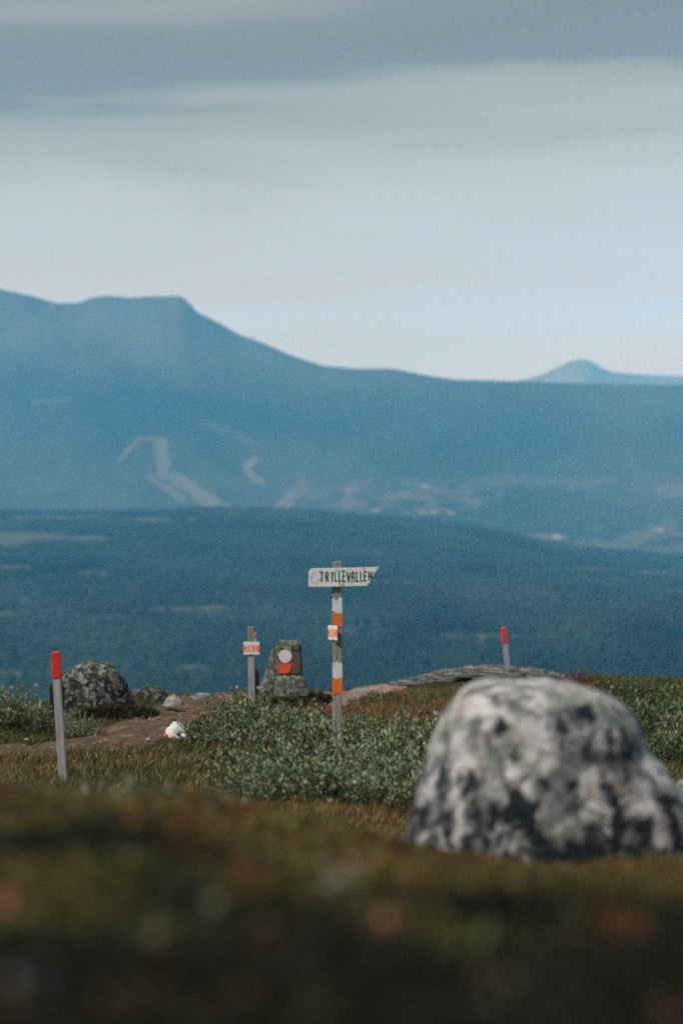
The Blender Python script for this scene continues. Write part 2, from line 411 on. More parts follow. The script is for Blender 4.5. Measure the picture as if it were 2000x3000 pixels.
def trees_mesh(n):
    d = np.sqrt(rng.uniform(1150 ** 2, 3440 ** 2, n)); p = rng.uniform(-350, 2350, n); x = (p - 1000) / FPX * d
    z = z_of(valley_rows(p, d), d); r = row_of(d, z)
    keep = (bog_mask(p, r) < .12) & (fbm(x / 45, d / 90, 77, 3) > .27)
    d, x, z, p = d[keep], x[keep], z[keep], p[keep]
    n = len(d)
    h = rng.uniform(4.0, 9.0, n) * (0.75 + .5 * fbm(x / 120, d / 200, 12, 2)); rad = h * rng.uniform(.20, .34, n)
    a0 = rng.uniform(0, 6.28, n); k = 4
    V = np.zeros((n, 2 * k + 2, 3)); base = np.stack([x, d, z], 1)
    for i in range(k):
        a = a0 + i * 2 * math.pi / k
        V[:, i] = base + np.stack([np.cos(a) * rad, np.sin(a) * rad, h * .08], 1)
        V[:, k + i] = base + np.stack([np.cos(a + .7) * rad * .72, np.sin(a + .7) * rad * .72, h * .42], 1)
    V[:, 2 * k] = base + np.stack([h * 0, h * 0, h * .62], 1); V[:, 2 * k + 1] = base + np.stack([h * 0, h * 0, h], 1)
    F = []
    for i in range(k):
        F.append((i, (i + 1) % k, 2 * k)); F.append((k + i, k + (i + 1) % k, 2 * k + 1))
    F = np.array(F)[None] + (np.arange(n) * (2 * k + 2))[:, None, None]
    g = rng.uniform(.7, 1.3, n) * (.25 + 2.0 * fbm(x / 70, d / 190, 40, 4))
    dec = (rng.uniform(0, 1, n) < .3)[:, None]
    c = np.where(dec, np.array([.026, .038, .024]), np.array([.016, .030, .021])) * g[:, None]
    return mesh_np('forest', V.reshape(-1, 3), F.reshape(-1, 3), np.repeat(c, 2 * k + 2, 0))
tag(link('forest', trees_mesh(92000), M_spruce), 'dark conifer forest covering the valley floor far below', 'forest', kind='stuff')

SKY_X = [-1500, -700, -200, 0, 40, 100, 170, 230, 270, 310, 380, 450, 530, 550, 580, 640, 700, 760, 850, 950, 1050, 1150, 1250, 1330, 1450, 1600, 1800, 2000, 2600, 3500]
SKY_R = [1000, 900, 830, 845, 855, 868, 888, 888, 873, 866, 872, 868, 867, 881, 915, 945, 980, 1000, 1040, 1072, 1080, 1080, 1100, 1112, 1115, 1120, 1125, 1128, 1140, 1150]
def seg_dist(P, R, pts):
    d = np.full(P.shape, 1e9)
    for (x0, y0), (x1, y1) in zip(pts[:-1], pts[1:]):
        t = np.clip(((P - x0) * (x1 - x0) + (R - y0) * (y1 - y0)) / ((x1 - x0) ** 2 + (y1 - y0) ** 2), 0, 1)
        d = np.minimum(d, np.hypot(P - x0 - t * (x1 - x0), R - y0 - t * (y1 - y0)))
    return d
CLEAR = [([(355, 1345), (380, 1315), (410, 1288), (440, 1282), (478, 1294)], 5, .7), ([(468, 1296), (478, 1350), (482, 1392)], 15, .8),
         ([(440, 1398), (480, 1425), (535, 1462)], 8, .8), ([(512, 1396), (560, 1430), (605, 1465), (660, 1492)], 14, .9), ([(600, 1470), (620, 1505)], 16, .7),
         ([(748, 1346), (722, 1362), (730, 1394), (766, 1412)], 8, .9), ([(600, 1240), (690, 1272), (740, 1300)], 8, .35), ([(812, 1492), (850, 1455), (885, 1430)], 14, .9),
         ([(100, 1180), (205, 1172)], 6, .35), ([(1380, 1412), (1500, 1405), (1640, 1418), (1790, 1412)], 13, .35), ([(1780, 1612), (1860, 1575), (1960, 1545)], 18, .5),
         ([(1540, 1577), (1650, 1572)], 8, .9), ([(1940, 1440), (2100, 1425)], 14, .6), ([(1690, 1590), (1760, 1585)], 10, .35), ([(1880, 1620), (2060, 1590)], 10, .35),
         ([(150, 897), (160, 899)], 5, 1.6)]
def mount_col(P, R, X, D):
    base = np.array([.045, .056, .04]) * (.0 + 1.9 * fbm(X / 330, D / 500, 55, 5)[..., None])
    alp = np.clip((1180 - R) / 220, 0, 1)[..., None]
    base = base * (1 - alp * .7) + np.array([.07, .072, .062]) * alp * .8 * (.1 + 1.8 * fbm(X / 150, D / 250, 66, 5)[..., None])
    m = np.zeros(P.shape)
    n = fbm(P / 25, R / 12, 81, 4)
    for pts, wd, a in CLEAR:
        m = np.maximum(m, np.clip((wd * (.7 + 1.7 * n) - seg_dist(P, R, pts)) / (wd * .5), 0, 1) * a)
    patch = np.clip((fbm(P / 34, R / 10, 91, 4) - .46) * 6, 0, 1) * np.clip(1 - (((P - 1180) / 340) ** 2 + ((R - 1455) / 58) ** 2) ** 2, 0, 1)
    patch2 = np.clip((fbm(P / 70, R / 18, 95, 4) - .5) * 7, 0, 1) * np.clip(1 - (((P - 1900) / 330) ** 2 + ((R - 1590) / 60) ** 2) ** 2, 0, 1)
    m = np.maximum(m, np.maximum(patch, patch2) * .8)
    spots = np.zeros(P.shape)
    for a, b in ((1270, 1500), (1235, 1500), (1630, 1573), (1100, 1495), (1320, 1502), (1930, 1552), (1245, 1425)):
        spots = np.maximum(spots, np.clip(1.3 - ((P - a) / 14) ** 2 - ((R - b) / 4) ** 2, 0, 1))
    return base * (1 - np.clip(m, 0, 1)[..., None]) + np.array([.13, .138, .11]) * np.clip(m, 0, 1.3)[..., None] + np.array([.25, .25, .25]) * spots[..., None]
m = Mat('mountain_heath', 0.95, 0.05); c0 = m.attr('tint')
m.col(c0); M_mount = m.m
M_D0, M_D1 = 4400.0, 6000.0
def mount_rows(P, D):
    top = z_of(np.interp(P, SKY_X, SKY_R), M_D1)
    t = (D - M_D0) / (M_D1 - M_D0)
    z0 = -215.0
    tt = np.clip(t, 0, 1)
    tops = sum(z_of(np.interp(P + k, SKY_X, SKY_R), M_D1) for k in range(-330, 331, 30)) / 23
    top = tops * (1 - tt ** 5) + top * tt ** 5
    z = z0 + (top - z0) * (0.42 * tt + .58 * tt ** 1.9)
    x = (P - 1000) / FPX * D
    relief = (fbm(x / 420, D / 900, 44, 5) - .5) * 230 * np.sin(np.clip(tt, 0, 1) * math.pi) ** 1.2 * np.clip((top + 250) / 500, .25, 1)
    z = z + relief
    z = np.where(t > 1, top - (D - M_D1) * .35, z)
    return row_of(D, z)
m_ds = np.concatenate([np.linspace(M_D0 - 700, M_D1, 300), np.linspace(M_D1 + 30, M_D1 + 500, 8)])
o = terrain_from_rows('mountain', (-1400, 3400, 620), m_ds, mount_rows, M_mount, mount_col)
tag(o, 'broad blue mountain with a flat notched summit on the left', 'mountain')
FAR_X = [-1500, 0, 1000, 1400, 1500, 1560, 1600, 1640, 1665, 1690, 1715, 1740, 1765, 1800, 1860, 1930, 2000, 2300, 3500]
FAR_R = [1150, 1140, 1135, 1128, 1118, 1106, 1092, 1072, 1060, 1053, 1054, 1064, 1081, 1091, 1096, 1100, 1102, 1110, 1120]
def far_rows(P, D):
    top = z_of(np.interp(P, FAR_X, FAR_R), 10500)
    t = np.clip((D - 8200) / 2300, 0, 1); z = -150 + (top + 150) * t ** .9
    z = np.where(D > 10500, top - (D - 10500) * .4, z)
    return row_of(D, z)
o = terrain_from_rows('hills', (-1400, 3400, 420), np.concatenate([np.linspace(8200, 10500, 30), [10700, 11000]]), far_rows, M_mount,
                      lambda P, R, X, D: np.array([.15, .16, .16]) * (.6 + .8 * fbm(X / 300, D / 300, 71, 4)[..., None]))
tag(o, 'pale distant hill with a rounded peak on the right horizon', 'hill')

# haze: one closed box of clear northern air, blue light scattered most
hz = bmesh.new(); bmesh.ops.create_cube(hz, size=1)
HX, HY0, HY1, HZ0, HZ1 = 4600, -150, 11200, -420, 385
for q in hz.verts: q.co = (q.co.x * 2 * HX, (HY0 + HY1) / 2 + q.co.y * (HY1 - HY0), (HZ0 + HZ1) / 2 + q.co.z * (HZ1 - HZ0))
mh = bpy.data.materials.new('haze'); mh.use_nodes = True; mh.node_tree.nodes.clear()
ho = mh.node_tree.nodes.new('ShaderNodeOutputMaterial'); pv = mh.node_tree.nodes.new('ShaderNodeVolumePrincipled')
pv.inputs['Color'].default_value = (.098, .50, .89, 1); pv.inputs['Absorption Color'].default_value = (1, 1, 1, 1)
pv.inputs['Density'].default_value = 1.88e-4; pv.inputs['Anisotropy'].default_value = 0.0
mh.node_tree.links.new(pv.outputs[0], ho.inputs['Volume'])
mh.cycles.homogeneous_volume = True
tag(link('haze', bm_mesh('haze', hz), mh), 'blue mountain haze lying over the valley', 'haze', kind='stuff')

# ------------------------------------------------------------------ rocks
def rock(name, Y, outline, mat, parent=None, depth=.85, nexp=2.4, amp=.05, freq=3.0, seed=0, seg=72, rings=44, yoff=0.0, strata=0.0, loc=None, ret='obj'):
    """outline: (row, px_left, px_right) from the foot up, traced at distance Y; the depth is modelled to suit"""
    O = np.array(outline, float); k = Y / FPX
    rows = O[:, 0]; mid0 = (O[0, 1] + O[0, 2]) / 2
    base = at(mid0, rows[0], Y)
    hs = (rows[0] - rows) * k; xl = (O[:, 1] - mid0) * k; xr = (O[:, 2] - mid0) * k
    arc = np.concatenate([[0], np.cumsum(np.hypot(np.diff(hs), np.maximum(np.abs(np.diff(xl)), np.abs(np.diff(xr)))))])
    tt = np.linspace(0, arc[-1], rings)
    hs, xl, xr = (np.interp(tt, arc, q) for q in (hs, xl, xr))
    for _ in range(2):
        for q in (hs, xl, xr): q[1:-1] = (q[:-2] + 2 * q[1:-1] + q[2:]) / 4
    W = (xr[0] - xl[0]) / 2
    V, F = [], []
    sv = Vector((seed * 3.7, seed * 1.3, seed * 7.1))
    for i in range(rings):
        hw, cx = (xr[i] - xl[i]) / 2, (xr[i] + xl[i]) / 2
        hd = depth * (0.25 * W + .75 * hw) * (1 if i < rings - 1 else 1) * min(1, hw / (W * .12) )
        for j in range(seg):
            a = 2 * math.pi * j / seg; c, s = math.cos(a), math.sin(a)
            r = (abs(c) ** nexp + abs(s) ** nexp) ** (-1 / nexp)
            V.append(Vector((cx + hw * r * c, hd * r * s + yoff, hs[i])))
    V.append(Vector(((xr[-1] + xl[-1]) / 2, yoff, hs[-1])))
    ctr = Vector((0, yoff, hs[-1] * .4)); size = max(W, hs[-1])
    for i, p in enumerate(V):
        d = (p - ctr); d = d.normalized() if d.length else Vector((0, 0, 1))
        q = p * (freq / size) + sv
        n = mnoise.fractal(q, .8, 2.1, 5)
        if strata: n = n * .6 + strata * (round((p.z / size * 14 + mnoise.noise(q * .5) * 1.5)) % 2 - .5)
        V[i] = p + d * n * amp * size
    for i in range(rings - 1):
        for j in range(seg):
            a, b = i * seg + j, i * seg + (j + 1) % seg
            F.append((a, b, b + seg, a + seg))
    last = (rings - 1) * seg
    for j in range(seg): F.append((last + j, last + (j + 1) % seg, len(V) - 1))
    me = mesh_py(name, V, F)
    if parent is not None:
        o = link(name, me, mat, parent, base - parent.location, smooth=True)
    else:
        o = link(name, me, mat, None, base, smooth=True)
    return o

o = rock('boulder', 8.0, [(2660, 1165, 2120), (2590, 1172, 2100), (2500, 1182, 2075), (2410, 1198, 2040), (2330, 1222, 2000), (2290, 1232, 1975), (2240, 1248, 1925),
     (2200, 1258, 1890), (2150, 1276, 1878), (2105, 1294, 1868), (2070, 1318, 1842), (2045, 1336, 1815), (2020, 1362, 1772), (2005, 1395, 1735), (1997, 1440, 1700), (1992, 1500, 1650), (1989, 1540, 1600)],
     M_boulder, depth=.85, nexp=2.6, amp=.032, freq=2.4, seed=3, seg=120, rings=80)
tag(o, 'big rounded pale boulder mottled with black and white lichen, foreground right', 'boulder')
o = rock('boulder', 25.0, [(2085, 158, 405), (2055, 168, 392), (2027, 170, 384), (2004, 172, 376), (1980, 182, 361), (1962, 201, 346), (1950, 219, 331), (1943, 233, 316), (1939, 250, 300)],
     M_dome, depth=.8, nexp=2.3, amp=.042, freq=3, seed=8, seg=90, rings=50)
tag(o, 'dark dome-shaped rock with yellow-green lichen behind the left red-topped pole', 'rock')
small = [
    (27.0, [(2050, 390, 500), (2036, 393, 492), (2024, 400, 482), (2016, 412, 470), (2012, 425, 455)], M_dome, 'low flat-topped rock just right of the dark dome-shaped rock'),
    (26.0, [(2066, 478, 540), (2054, 482, 534), (2045, 490, 524), (2039, 498, 514), (2037, 503, 509)], M_pale, 'pale grey stone on the crest beside the footpath'),
    (28.0, [(2052, 555, 640), (2043, 558, 636), (2036, 565, 625), (2031, 585, 610)], M_ledge, 'thin mossy stone slab on the crest behind the footpath'),
    (28.2, [(2054, 630, 705), (2046, 634, 700), (2039, 645, 690), (2036, 660, 678)], M_ledge, 'mossy stone slab left of the short numbered post'),
    (20.2, [(2222, -40, 40), (2212, -30, 32), (2204, -15, 22), (2201, 0, 10)], M_pale, 'pale stone in the footpath at the left edge'),
    (19.4, [(2244, 20, 80), (2234, 26, 75), (2226, 38, 66), (2223, 48, 56)], M_pale, 'small tan stone below the footpath, left of the red-topped pole'),
    (20.8, [(2226, 268, 330), (2214, 272, 325), (2207, 285, 312), (2204, 296, 302)], M_pale, 'pale flat stone at the footpath edge right of the red-topped pole'),
    (21.4, [(2206, 310, 365), (2196, 316, 358), (2189, 326, 346), (2187, 333, 340)], M_pale, 'second pale flat stone higher up the footpath'),
    (22.4, [(2178, 340, 375), (2170, 344, 372), (2165, 351, 364), (2163, 356, 360)], M_pale, 'small pale stone where the footpath turns uphill'),
    (12.0, [(2330, 1975, 2050), (2305, 1978, 2046), (2288, 1986, 2036), (2282, 1998, 2020)], M_pale, 'pale stone right of the big boulder at the frame edge'),
]
for Y, ol, mt, lb in small:
    o = rock('stone', Y, ol, mt, depth=.8, nexp=2.3, amp=.09, freq=2.5, seed=random.uniform(0, 50), seg=36, rings=18); tag(o, lb, 'stone')

# layered ledge on the right crest
led = empty('rock_outcrop', at(1420, 1990, 31.0)); tag(led, 'long low ledge of grey layered rock on the right crest', 'rock outcrop')
b = rock('ledge', 31.0, [(2030, 1140, 1720), (2010, 1160, 1700), (1992, 1195, 1680), (1978, 1240, 1655), (1966, 1290, 1610), (1958, 1345, 1560), (1953, 1410, 1500)], M_ledge, led, depth=.55, nexp=2.2, amp=.025, freq=6, seed=4, seg=110, rings=40, strata=.8)
for i in range(16):
    px = 1185 + i * 30 + random.uniform(-12, 12); f = (px - 1430) / 260
    row = 1962 + 34 * f * f + random.uniform(2, 16)
    wd = random.uniform(28, 55)
    s = rock('slab', 31.0 - random.uniform(.55, .85), [(row + 12, px - wd, px + wd), (row + 4, px - wd * .98, px + wd * .97), (row - 1, px - wd * .8, px + wd * .85), (row - 3, px - wd * .4, px + wd * .45)], M_ledge, led, depth=.5, nexp=3.2, amp=.06, freq=4, seed=i + 20, seg=24, rings=9)

# ------------------------------------------------------------------ painted marker stone
st = empty('marker_stone', at(850, 2000, 27.0), rz=0); tag(st, 'upright lichened stone slab painted with white disc over orange-red patch', 'marker stone')
K27 = 27 / FPX
def slab_prism(name, outline, Y, thick, mat, parent, amp=.008, sub=5, bev=.02, seed=0, lean=0.0):
    """upright slab with the given front outline [(px,row)...]; its back stands 'thick' metres behind"""
    P = [at(px, r, Y) - parent.location for px, r in outline]
    bm = bmesh.new(); f = bm.faces.new([bm.verts.new(p) for p in P])
    r = bmesh.ops.extrude_face_region(bm, geom=[f])
    for q in r['geom']:
        if isinstance(q, bmesh.types.BMVert): q.co.y += thick
    bmesh.ops.recalc_face_normals(bm, faces=bm.faces[:])
    bmesh.ops.bevel(bm, geom=bm.edges[:], offset=bev, segments=2, affect='EDGES')
    bmesh.ops.triangulate(bm, faces=bm.faces[:])
    bmesh.ops.subdivide_edges(bm, edges=bm.edges[:], cuts=sub, use_grid_fill=True)
    for q in bm.verts:
        q.co += Vector((mnoise.noise(q.co * 9 + Vector((seed, 0, 0))), mnoise.noise(q.co * 9 + Vector((0, seed, 5))), mnoise.noise(q.co * 9 + Vector((3, 7, seed))))) * amp
        q.co += Vector((0, lean * q.co.z, 0))
    return link(name, bm_mesh(name, bm), mat, parent, smooth=True)
slab_prism('slab', [(806, 1994), (800, 1940), (806, 1895), (812, 1879), (880, 1878), (884, 1890), (884, 1940), (884, 1994)], 27.0, .16, M_slab, st, amp=.012)
def blob(name, cx, cy, rx, ry, Y, mat, parent, seed, n=26, jag=.09, shape=None):
    P = []
    if shape: pts = shape
    else: pts = [(cx + rx * math.cos(2 * math.pi * i / n) * (1 + jag * (random.random() - .5)), cy + ry * math.sin(2 * math.pi * i / n) * (1 + jag * (random.random() - .5))) for i in range(n)]
    bm = bmesh.new(); f = bm.faces.new([bm.verts.new(at(x, y, Y) - parent.location) for x, y in pts])
    r = bmesh.ops.extrude_face_region(bm, geom=[f])
    for q in r['geom']:
        if isinstance(q, bmesh.types.BMVert): q.co.y += .035
    bmesh.ops.recalc_face_normals(bm, faces=bm.faces[:])
    return link(name, bm_mesh(name, bm), mat, parent)
blob('rust_patch', 0, 0, 0, 0, 26.985, M_rust, st, 0, shape=[(818, 1971), (814, 1955), (835, 1940), (848, 1935), (858, 1922), (868, 1917), (878, 1915), (879, 1935), (880, 1968), (862, 1973), (840, 1972)])
blob('white_disc', 835.5, 1923, 19.5, 18.5, 26.98, M_whiterock, st, 1, 34, .16)
blob('red_patch', 0, 0, 0, 0, 26.978, M_redrock, st, 2, shape=[(813, 1948), (824, 1945), (838, 1944), (852, 1944), (854, 1950), (851, 1963), (846, 1971), (832, 1973), (816, 1972), (813, 1960)])
o = rock('leaning_stone', 27.1, [(2030, 752, 812), (2010, 758, 812), (1985, 772, 812), (1955, 781, 812), (1930, 788, 811), (1910, 793, 809), (1902, 798, 806)], M_slab, depth=1.1, nexp=3, amp=.03, freq=4, seed=12, seg=40, rings=30)
tag(o, 'tall narrow stone leaning against the left side of the painted marker stone', 'stone')
o = rock('foundation_stone', 26.9, [(2034, 800, 912), (2018, 804, 905), (2004, 803, 897), (1993, 798, 895), (1985, 801, 890), (1981, 815, 880)], M_slab, depth=.62, nexp=3.0, amp=.07, freq=4, seed=15, seg=48, rings=26)
tag(o, 'mossy flat stone that carries the painted marker stone', 'stone')

# white and orange painted trail stone
tr = empty('trail_stone', at(520, 2165, 21.5)); tag(tr, 'small rounded stone painted white with an orange tip, in the grass', 'trail stone')
rock('stone_body', 21.5, [(2178, 482, 572), (2160, 484, 564), (2144, 486, 556), (2130, 490, 546), (2120, 498, 532), (2115, 508, 522)], M_whiterock, tr, depth=.8, nexp=2.2, amp=.12, freq=2.6, seed=31, seg=44, rings=24)
rock('orange_tip', 21.32, [(2180, 474, 496), (2164, 475, 495), (2155, 478, 493), (2150, 481, 490)], M_redrock, tr, depth=.9, nexp=2.2, amp=.08, freq=2.5, seed=33, seg=24, rings=12)

# ------------------------------------------------------------------ posts and signs
def timber(name, w_, d_, h, mat, parent, top_cut=0.0, z0=-.25, wob=.0025):
    bm = box_bm(-w_ / 2, w_ / 2, -d_ / 2, d_ / 2, z0, h, .006, 2)
    bmesh.ops.subdivide_edges(bm, edges=[e for e in bm.edges if abs(e.verts[0].co.z - e.verts[1].co.z) > .3], cuts=26)
    for q in bm.verts:
        n = mnoise.noise_vector(Vector((q.co.x * 8, q.co.y * 8, q.co.z * 3 + h)))
        q.co.x += n.x * wob * 1.6; q.co.y += n.y * wob * 1.6
        if q.co.z > h - .02: q.co.z += q.co.x * top_cut + n.z * wob
    return link(name, bm_mesh(name, bm), mat, parent)
def band(name, w_, d_, z0, z1, mat, parent, jag=.012, prou=.0022, faces='LFRB'):
    """a coat of paint round the post with ragged upper and lower edges"""
    hw, hd = w_ / 2 + prou, d_ / 2 + prou
    ring = []
    for (xa, ya, xb, yb) in ((-hw, -hd, hw, -hd), (hw, -hd, hw, hd), (hw, hd, -hw, hd), (-hw, hd, -hw, -hd)):
        for t in np.linspace(0, 1, 7)[:-1]: ring.append((xa + (xb - xa) * t, ya + (yb - ya) * t))
    n = len(ring); V = []; F = []; L_ = 8
    for l in range(L_):
        for (x, y) in ring:
            t = l / (L_ - 1); j = (random.uniform(-jag, jag) if l in (0, L_ - 1) else 0)
            z = z0 + (z1 - z0) * t + j
            nv = mnoise.noise_vector(Vector((x * 8, y * 8, z * 3 + 1.6)))
            V.append((x + nv.x * .003, y + nv.y * .003, z))
    for l in range(L_ - 1):
        for i in range(n): F.append((l * n + i, l * n + (i + 1) % n, (l + 1) * n + (i + 1) % n, (l + 1) * n + i))
    return link(name, mesh_py(name, V, F), mat, parent)

STROKES = {
    'T': [[(0, 1), (.62, 1)], [(.31, 1), (.31, 0)]], 'R': [[(0, 0), (0, 1), (.42, .96), (.5, .75), (.4, .55), (0, .5)], [(.2, .5), (.52, 0)]],
    'I': [[(.1, 0), (.1, 1)]], 'L': [[(0, 1), (0, 0), (.42, .03)]], 'E': [[(.45, 1), (0, 1), (0, 0), (.48, 0)], [(0, .52), (.36, .54)]],
    'V': [[(0, 1), (.27, 0), (.55, 1)]], 'A': [[(0, 0), (.08, .85), (.25, 1), (.45, .85), (.5, 0)], [(.05, .45), (.47, .45)]], 'N': [[(0, 0), (0, 1), (.5, 0), (.5, 1)]],
    '2': [[(.0, .78), (.1, .97), (.34, 1), (.54, .9), (.56, .70), (.40, .46), (.02, .04), (.62, .04)]],
    '4': [[(.44, 0), (.44, .97), (.0, .30), (.66, .30)], [(.28, .03), (.60, .03)]], '1': [[(.06, .80), (.3, .95), (.3, 0)], [(.06, .05), (.54, .05)]]}
def write(name, letters, mat, parent, y, wid, seed=0, ragged=.15, rot=None):
    """letters: (char, x, z, width scale, height); flat painted strokes on the plane y"""
    R = random.Random(seed); V, F = [], []
    for lay, (ch, x0, z0, sx, h) in enumerate(letters):
        for si, st_ in enumerate(STROKES[ch]):
            P = [Vector((x0 + a * sx, z0 + b_ * h)) for a, b_ in st_]
            for a, b_ in zip(P[:-1], P[1:]):
                d = (b_ - a); l = d.length; d /= l; n = Vector((-d.y, d.x)); K = max(2, int(l / (wid * 1.2)) + 1)
                a2, b2 = a - d * wid * .35, b_ + d * wid * .35
                base = len(V)
                yy = y - .00006 * (len(F) % 7) - .00005 * si
                for k in range(K + 1):
                    p = a2 + (b2 - a2) * (k / K); wv = wid * .5 * (1 + ragged * R.uniform(-1, 1))
                    V += [(p.x + n.x * wv, yy, p.y + n.y * wv), (p.x - n.x * wv, yy, p.y - n.y * wv)]
                for k in range(K): F.append((base + 2 * k, base + 2 * k + 1, base + 2 * k + 3, base + 2 * k + 2))
    return link(name, mesh_py(name, V, F), mat, parent)

def screw(parent, x, y, z, r=.006):
    bm = bmesh.new(); bmesh.ops.create_cone(bm, cap_ends=True, segments=10, radius1=r, radius2=r * .7, depth=.006)
    for q in bm.verts: q.co = (q.co.x + x, -q.co.z + y, q.co.y + z)
    bmesh.ops.recalc_face_normals(bm, faces=bm.faces[:])
    return link('screw', bm_mesh('screw', bm), M_screw, parent)

def number_plate(loc, rz, w_, h, label, group=None, ry=0):
    p = empty('number_plate', loc, rz, ry=ry); tag(p, label, 'number plate')
    link('plate', bm_mesh('plate', box_bm(-w_ / 2, w_ / 2, -.002, .002, -h / 2, h / 2, .0015, 2)), M_plate, p)
    link('orange_panel', bm_mesh('orange_panel', box_bm(-w_ / 2 + .001, w_ / 2 - .001, -.0031, -.0005, -h * .30, h * .24)), M_plateorange, p)
    hh = h * .43; z0 = -h * .25; k = w_ / 3.35
    write('numerals', [('2', -w_ * .37, z0, k * 1.15, hh), ('4', -w_ * .12, z0, k * 1.15, hh), ('1', w_ * .17, z0, k * 1.15, hh)], M_num, p, -.0036, w_ * .042, 3, .03)
    screw(p, 0, -.004, h * .39, h * .028); screw(p, 0, -.004, -h * .40, h * .028)
    return p

# signpost
SY = 19.0; KS = SY / FPX
foot = at(987.5, 2246, SY); H_ = (2246 - 1641) * KS
sp = empty('signpost', foot); tag(sp, 'tall weathered timber signpost with white and orange paint bands among the willows', 'signpost')
zs = lambda row: (2246 - row) * KS
PW, PD = .073, .066
timber('post', PW, PD, H_, M_wood, sp, .06)
band('white_band', PW, PD, zs(1793), zs(1752), M_white, sp, .02)
band('orange_band', PW, PD, zs(1834), zs(1793), M_orange, sp, .007, .0034)
band('white_band', PW, PD, zs(1985), zs(1937), M_white, sp, .022)
band('orange_band', PW, PD, zs(2031), zs(1984), M_orange, sp, .010, .0034)
# arrow-ended board
bd = empty('sign_board', at(987.5, 1690, SY) + Vector((0, -PD / 2 - .014, 0)), ry=math.radians(-.4))
tag(bd, 'arrow-ended white wooden board lettered TRILLEVALLEN on top of the tall signpost', 'sign board')
def bx(px): return (px - 987.5) * KS
def bz(row): return (1690 - row) * KS
ol = [(904, 1718), (903.5, 1700), (904.5, 1674), (910, 1664), (960, 1663), (1040, 1662.5), (1110, 1661), (1098, 1679), (1086, 1699), (1075, 1716), (1030, 1717), (960, 1718)]
bm = bmesh.new(); f = bm.faces.new([bm.verts.new((bx(a), -.011, bz(b_))) for a, b_ in ol])
r = bmesh.ops.extrude_face_region(bm, geom=[f])
for q in r['geom']:
    if isinstance(q, bmesh.types.BMVert): q.co.y += .022
bmesh.ops.recalc_face_normals(bm, faces=bm.faces[:]); bmesh.ops.bevel(bm, geom=bm.edges[:], offset=.0022, segments=2, affect='EDGES')
link('plank', bm_mesh('plank', bm), M_board, bd)
lt = [('T', 938, 13.5, 27), ('R', 955, 13, 27), ('I', 971, 13, 27), ('L', 981, 13, 27), ('L', 993, 13, 29), ('E', 1004.5, 13.5, 30), ('V', 1016, 17, 27), ('A', 1030, 15, 29), ('L', 1044, 13, 28), ('L', 1055.5, 13, 27), ('E', 1066.5, 13.5, 26), ('N', 1080, 17, 25)]
rj = random.Random(4)
let = []
for i, (ch, px, wd, hh) in enumerate(lt):
    bot = 1702 + rj.uniform(-1, 1.5) - (2 if i > 9 else 0)
    let.append((ch, bx(px), bz(bot), wd * KS, hh * KS))
write('lettering', let, M_green, bd, -.0118, .0105, 5, .28)
write('rubbed_letter', [('E', bx(912), bz(1704), 20 * KS, 26 * KS)], M_faint, bd, -.0116, .010, 8, .5)
for px, rw in ((1003, 1712), (1000, 1670)): screw(bd, bx(px), -.013, bz(rw), .005)
number_plate(at(975.5, 1852, SY) + Vector((-.002, -PD / 2 - .017, 0)), math.radians(-32), .086, .113, 'narrow orange and white plate numbered 241 on the left edge of the tall signpost')
# white arrow-shaped scrap of paint below the plate
link('paint_scrap', mesh_py('paint_scrap', [(bx(979), -PD / 2 - .0045, zs(1872)), (bx(979.5), -PD / 2 - .0045, zs(1885)), (bx(989), -PD / 2 - .0045, zs(1874)), (bx(989), -PD / 2 - .0045, zs(1868)), (bx(979), -PD / 2 - .0045, zs(1868))], [(0, 1, 2, 3, 4)]), M_white, sp)

# short numbered post
NY = 25.5; KN = NY / FPX
foot = at(739, 2085, NY); np_ = empty('marker_post', foot, ry=math.radians(-.9)); tag(np_, 'short grey wooden post carrying the wide number plate, left of the painted stone', 'post')
timber('post', .066, .06, (2085 - 1838) * KN, M_wood2, np_, -.03)
sl = bm_mesh('post_top', box_bm(-.0345, .0345, -.0315, .0315, (2085 - 1880) * KN, (2085 - 1837) * KN + .006, .006)); link('post_top', sl, M_wood3, np_)
number_plate(at(737, 1898, NY) + Vector((0, -.041, 0)), 0, 46.5 * KN, 37 * KN, 'wide orange and white plate numbered 241 on the short grey post', ry=math.radians(.6))
e = empty('marker_plate', at(748.5, 1867, NY), math.radians(82)); tag(e, 'red and white plate seen edge-on on the right side of the short grey post', 'plate')
link('plate', bm_mesh('plate', box_bm(-.045, .045, -.002, .002, -.045, .05, .001)), M_plate, e)
link('red_panel', bm_mesh('red_panel', box_bm(-.044, .044, .001, .0032, -.018, .032)), M_redpale, e); link('red_panel', bm_mesh('red_panel', box_bm(-.044, .044, -.0032, -.001, -.018, .032)), M_redpale, e)

# black uprights seen behind the poles
def black_marker(px0, px1, r0, r1, Y, label, spike):
    e = empty('black_marker', at((px0 + px1) / 2, r1, Y)); tag(e, label, 'marker')
    wd = (px1 - px0) * Y / FPX; h = (r1 - r0) * Y / FPX
    bm = box_bm(-wd / 2, wd / 2, -.03, .03, -.12, h * .78, .008)
    link('body', bm_mesh('body', bm), M_black, e)
    s = -1 if spike < 0 else 1
    link('cap', bm_mesh('cap', box_bm(-wd * .36 + .1 * wd * s, wd * .36 + .0 * wd * s, -.024, .024, h * .78 - .003, h * .93, .012)), M_black, e)
    link('spike', bm_mesh('spike', box_bm(-.008 - spike * .3 * wd, .008 - spike * .3 * wd, -.01, .01, h * .93 - .004, h * 1.1, .003)), M_black, e)
    return e
black_marker(744, 758.5, 1957, 2003, 26.3, 'black upright box half hidden behind the short grey post', 1)
black_marker(147, 190, 1995, 2062, 24.0, 'black upright board behind the left red-topped pole', -1)

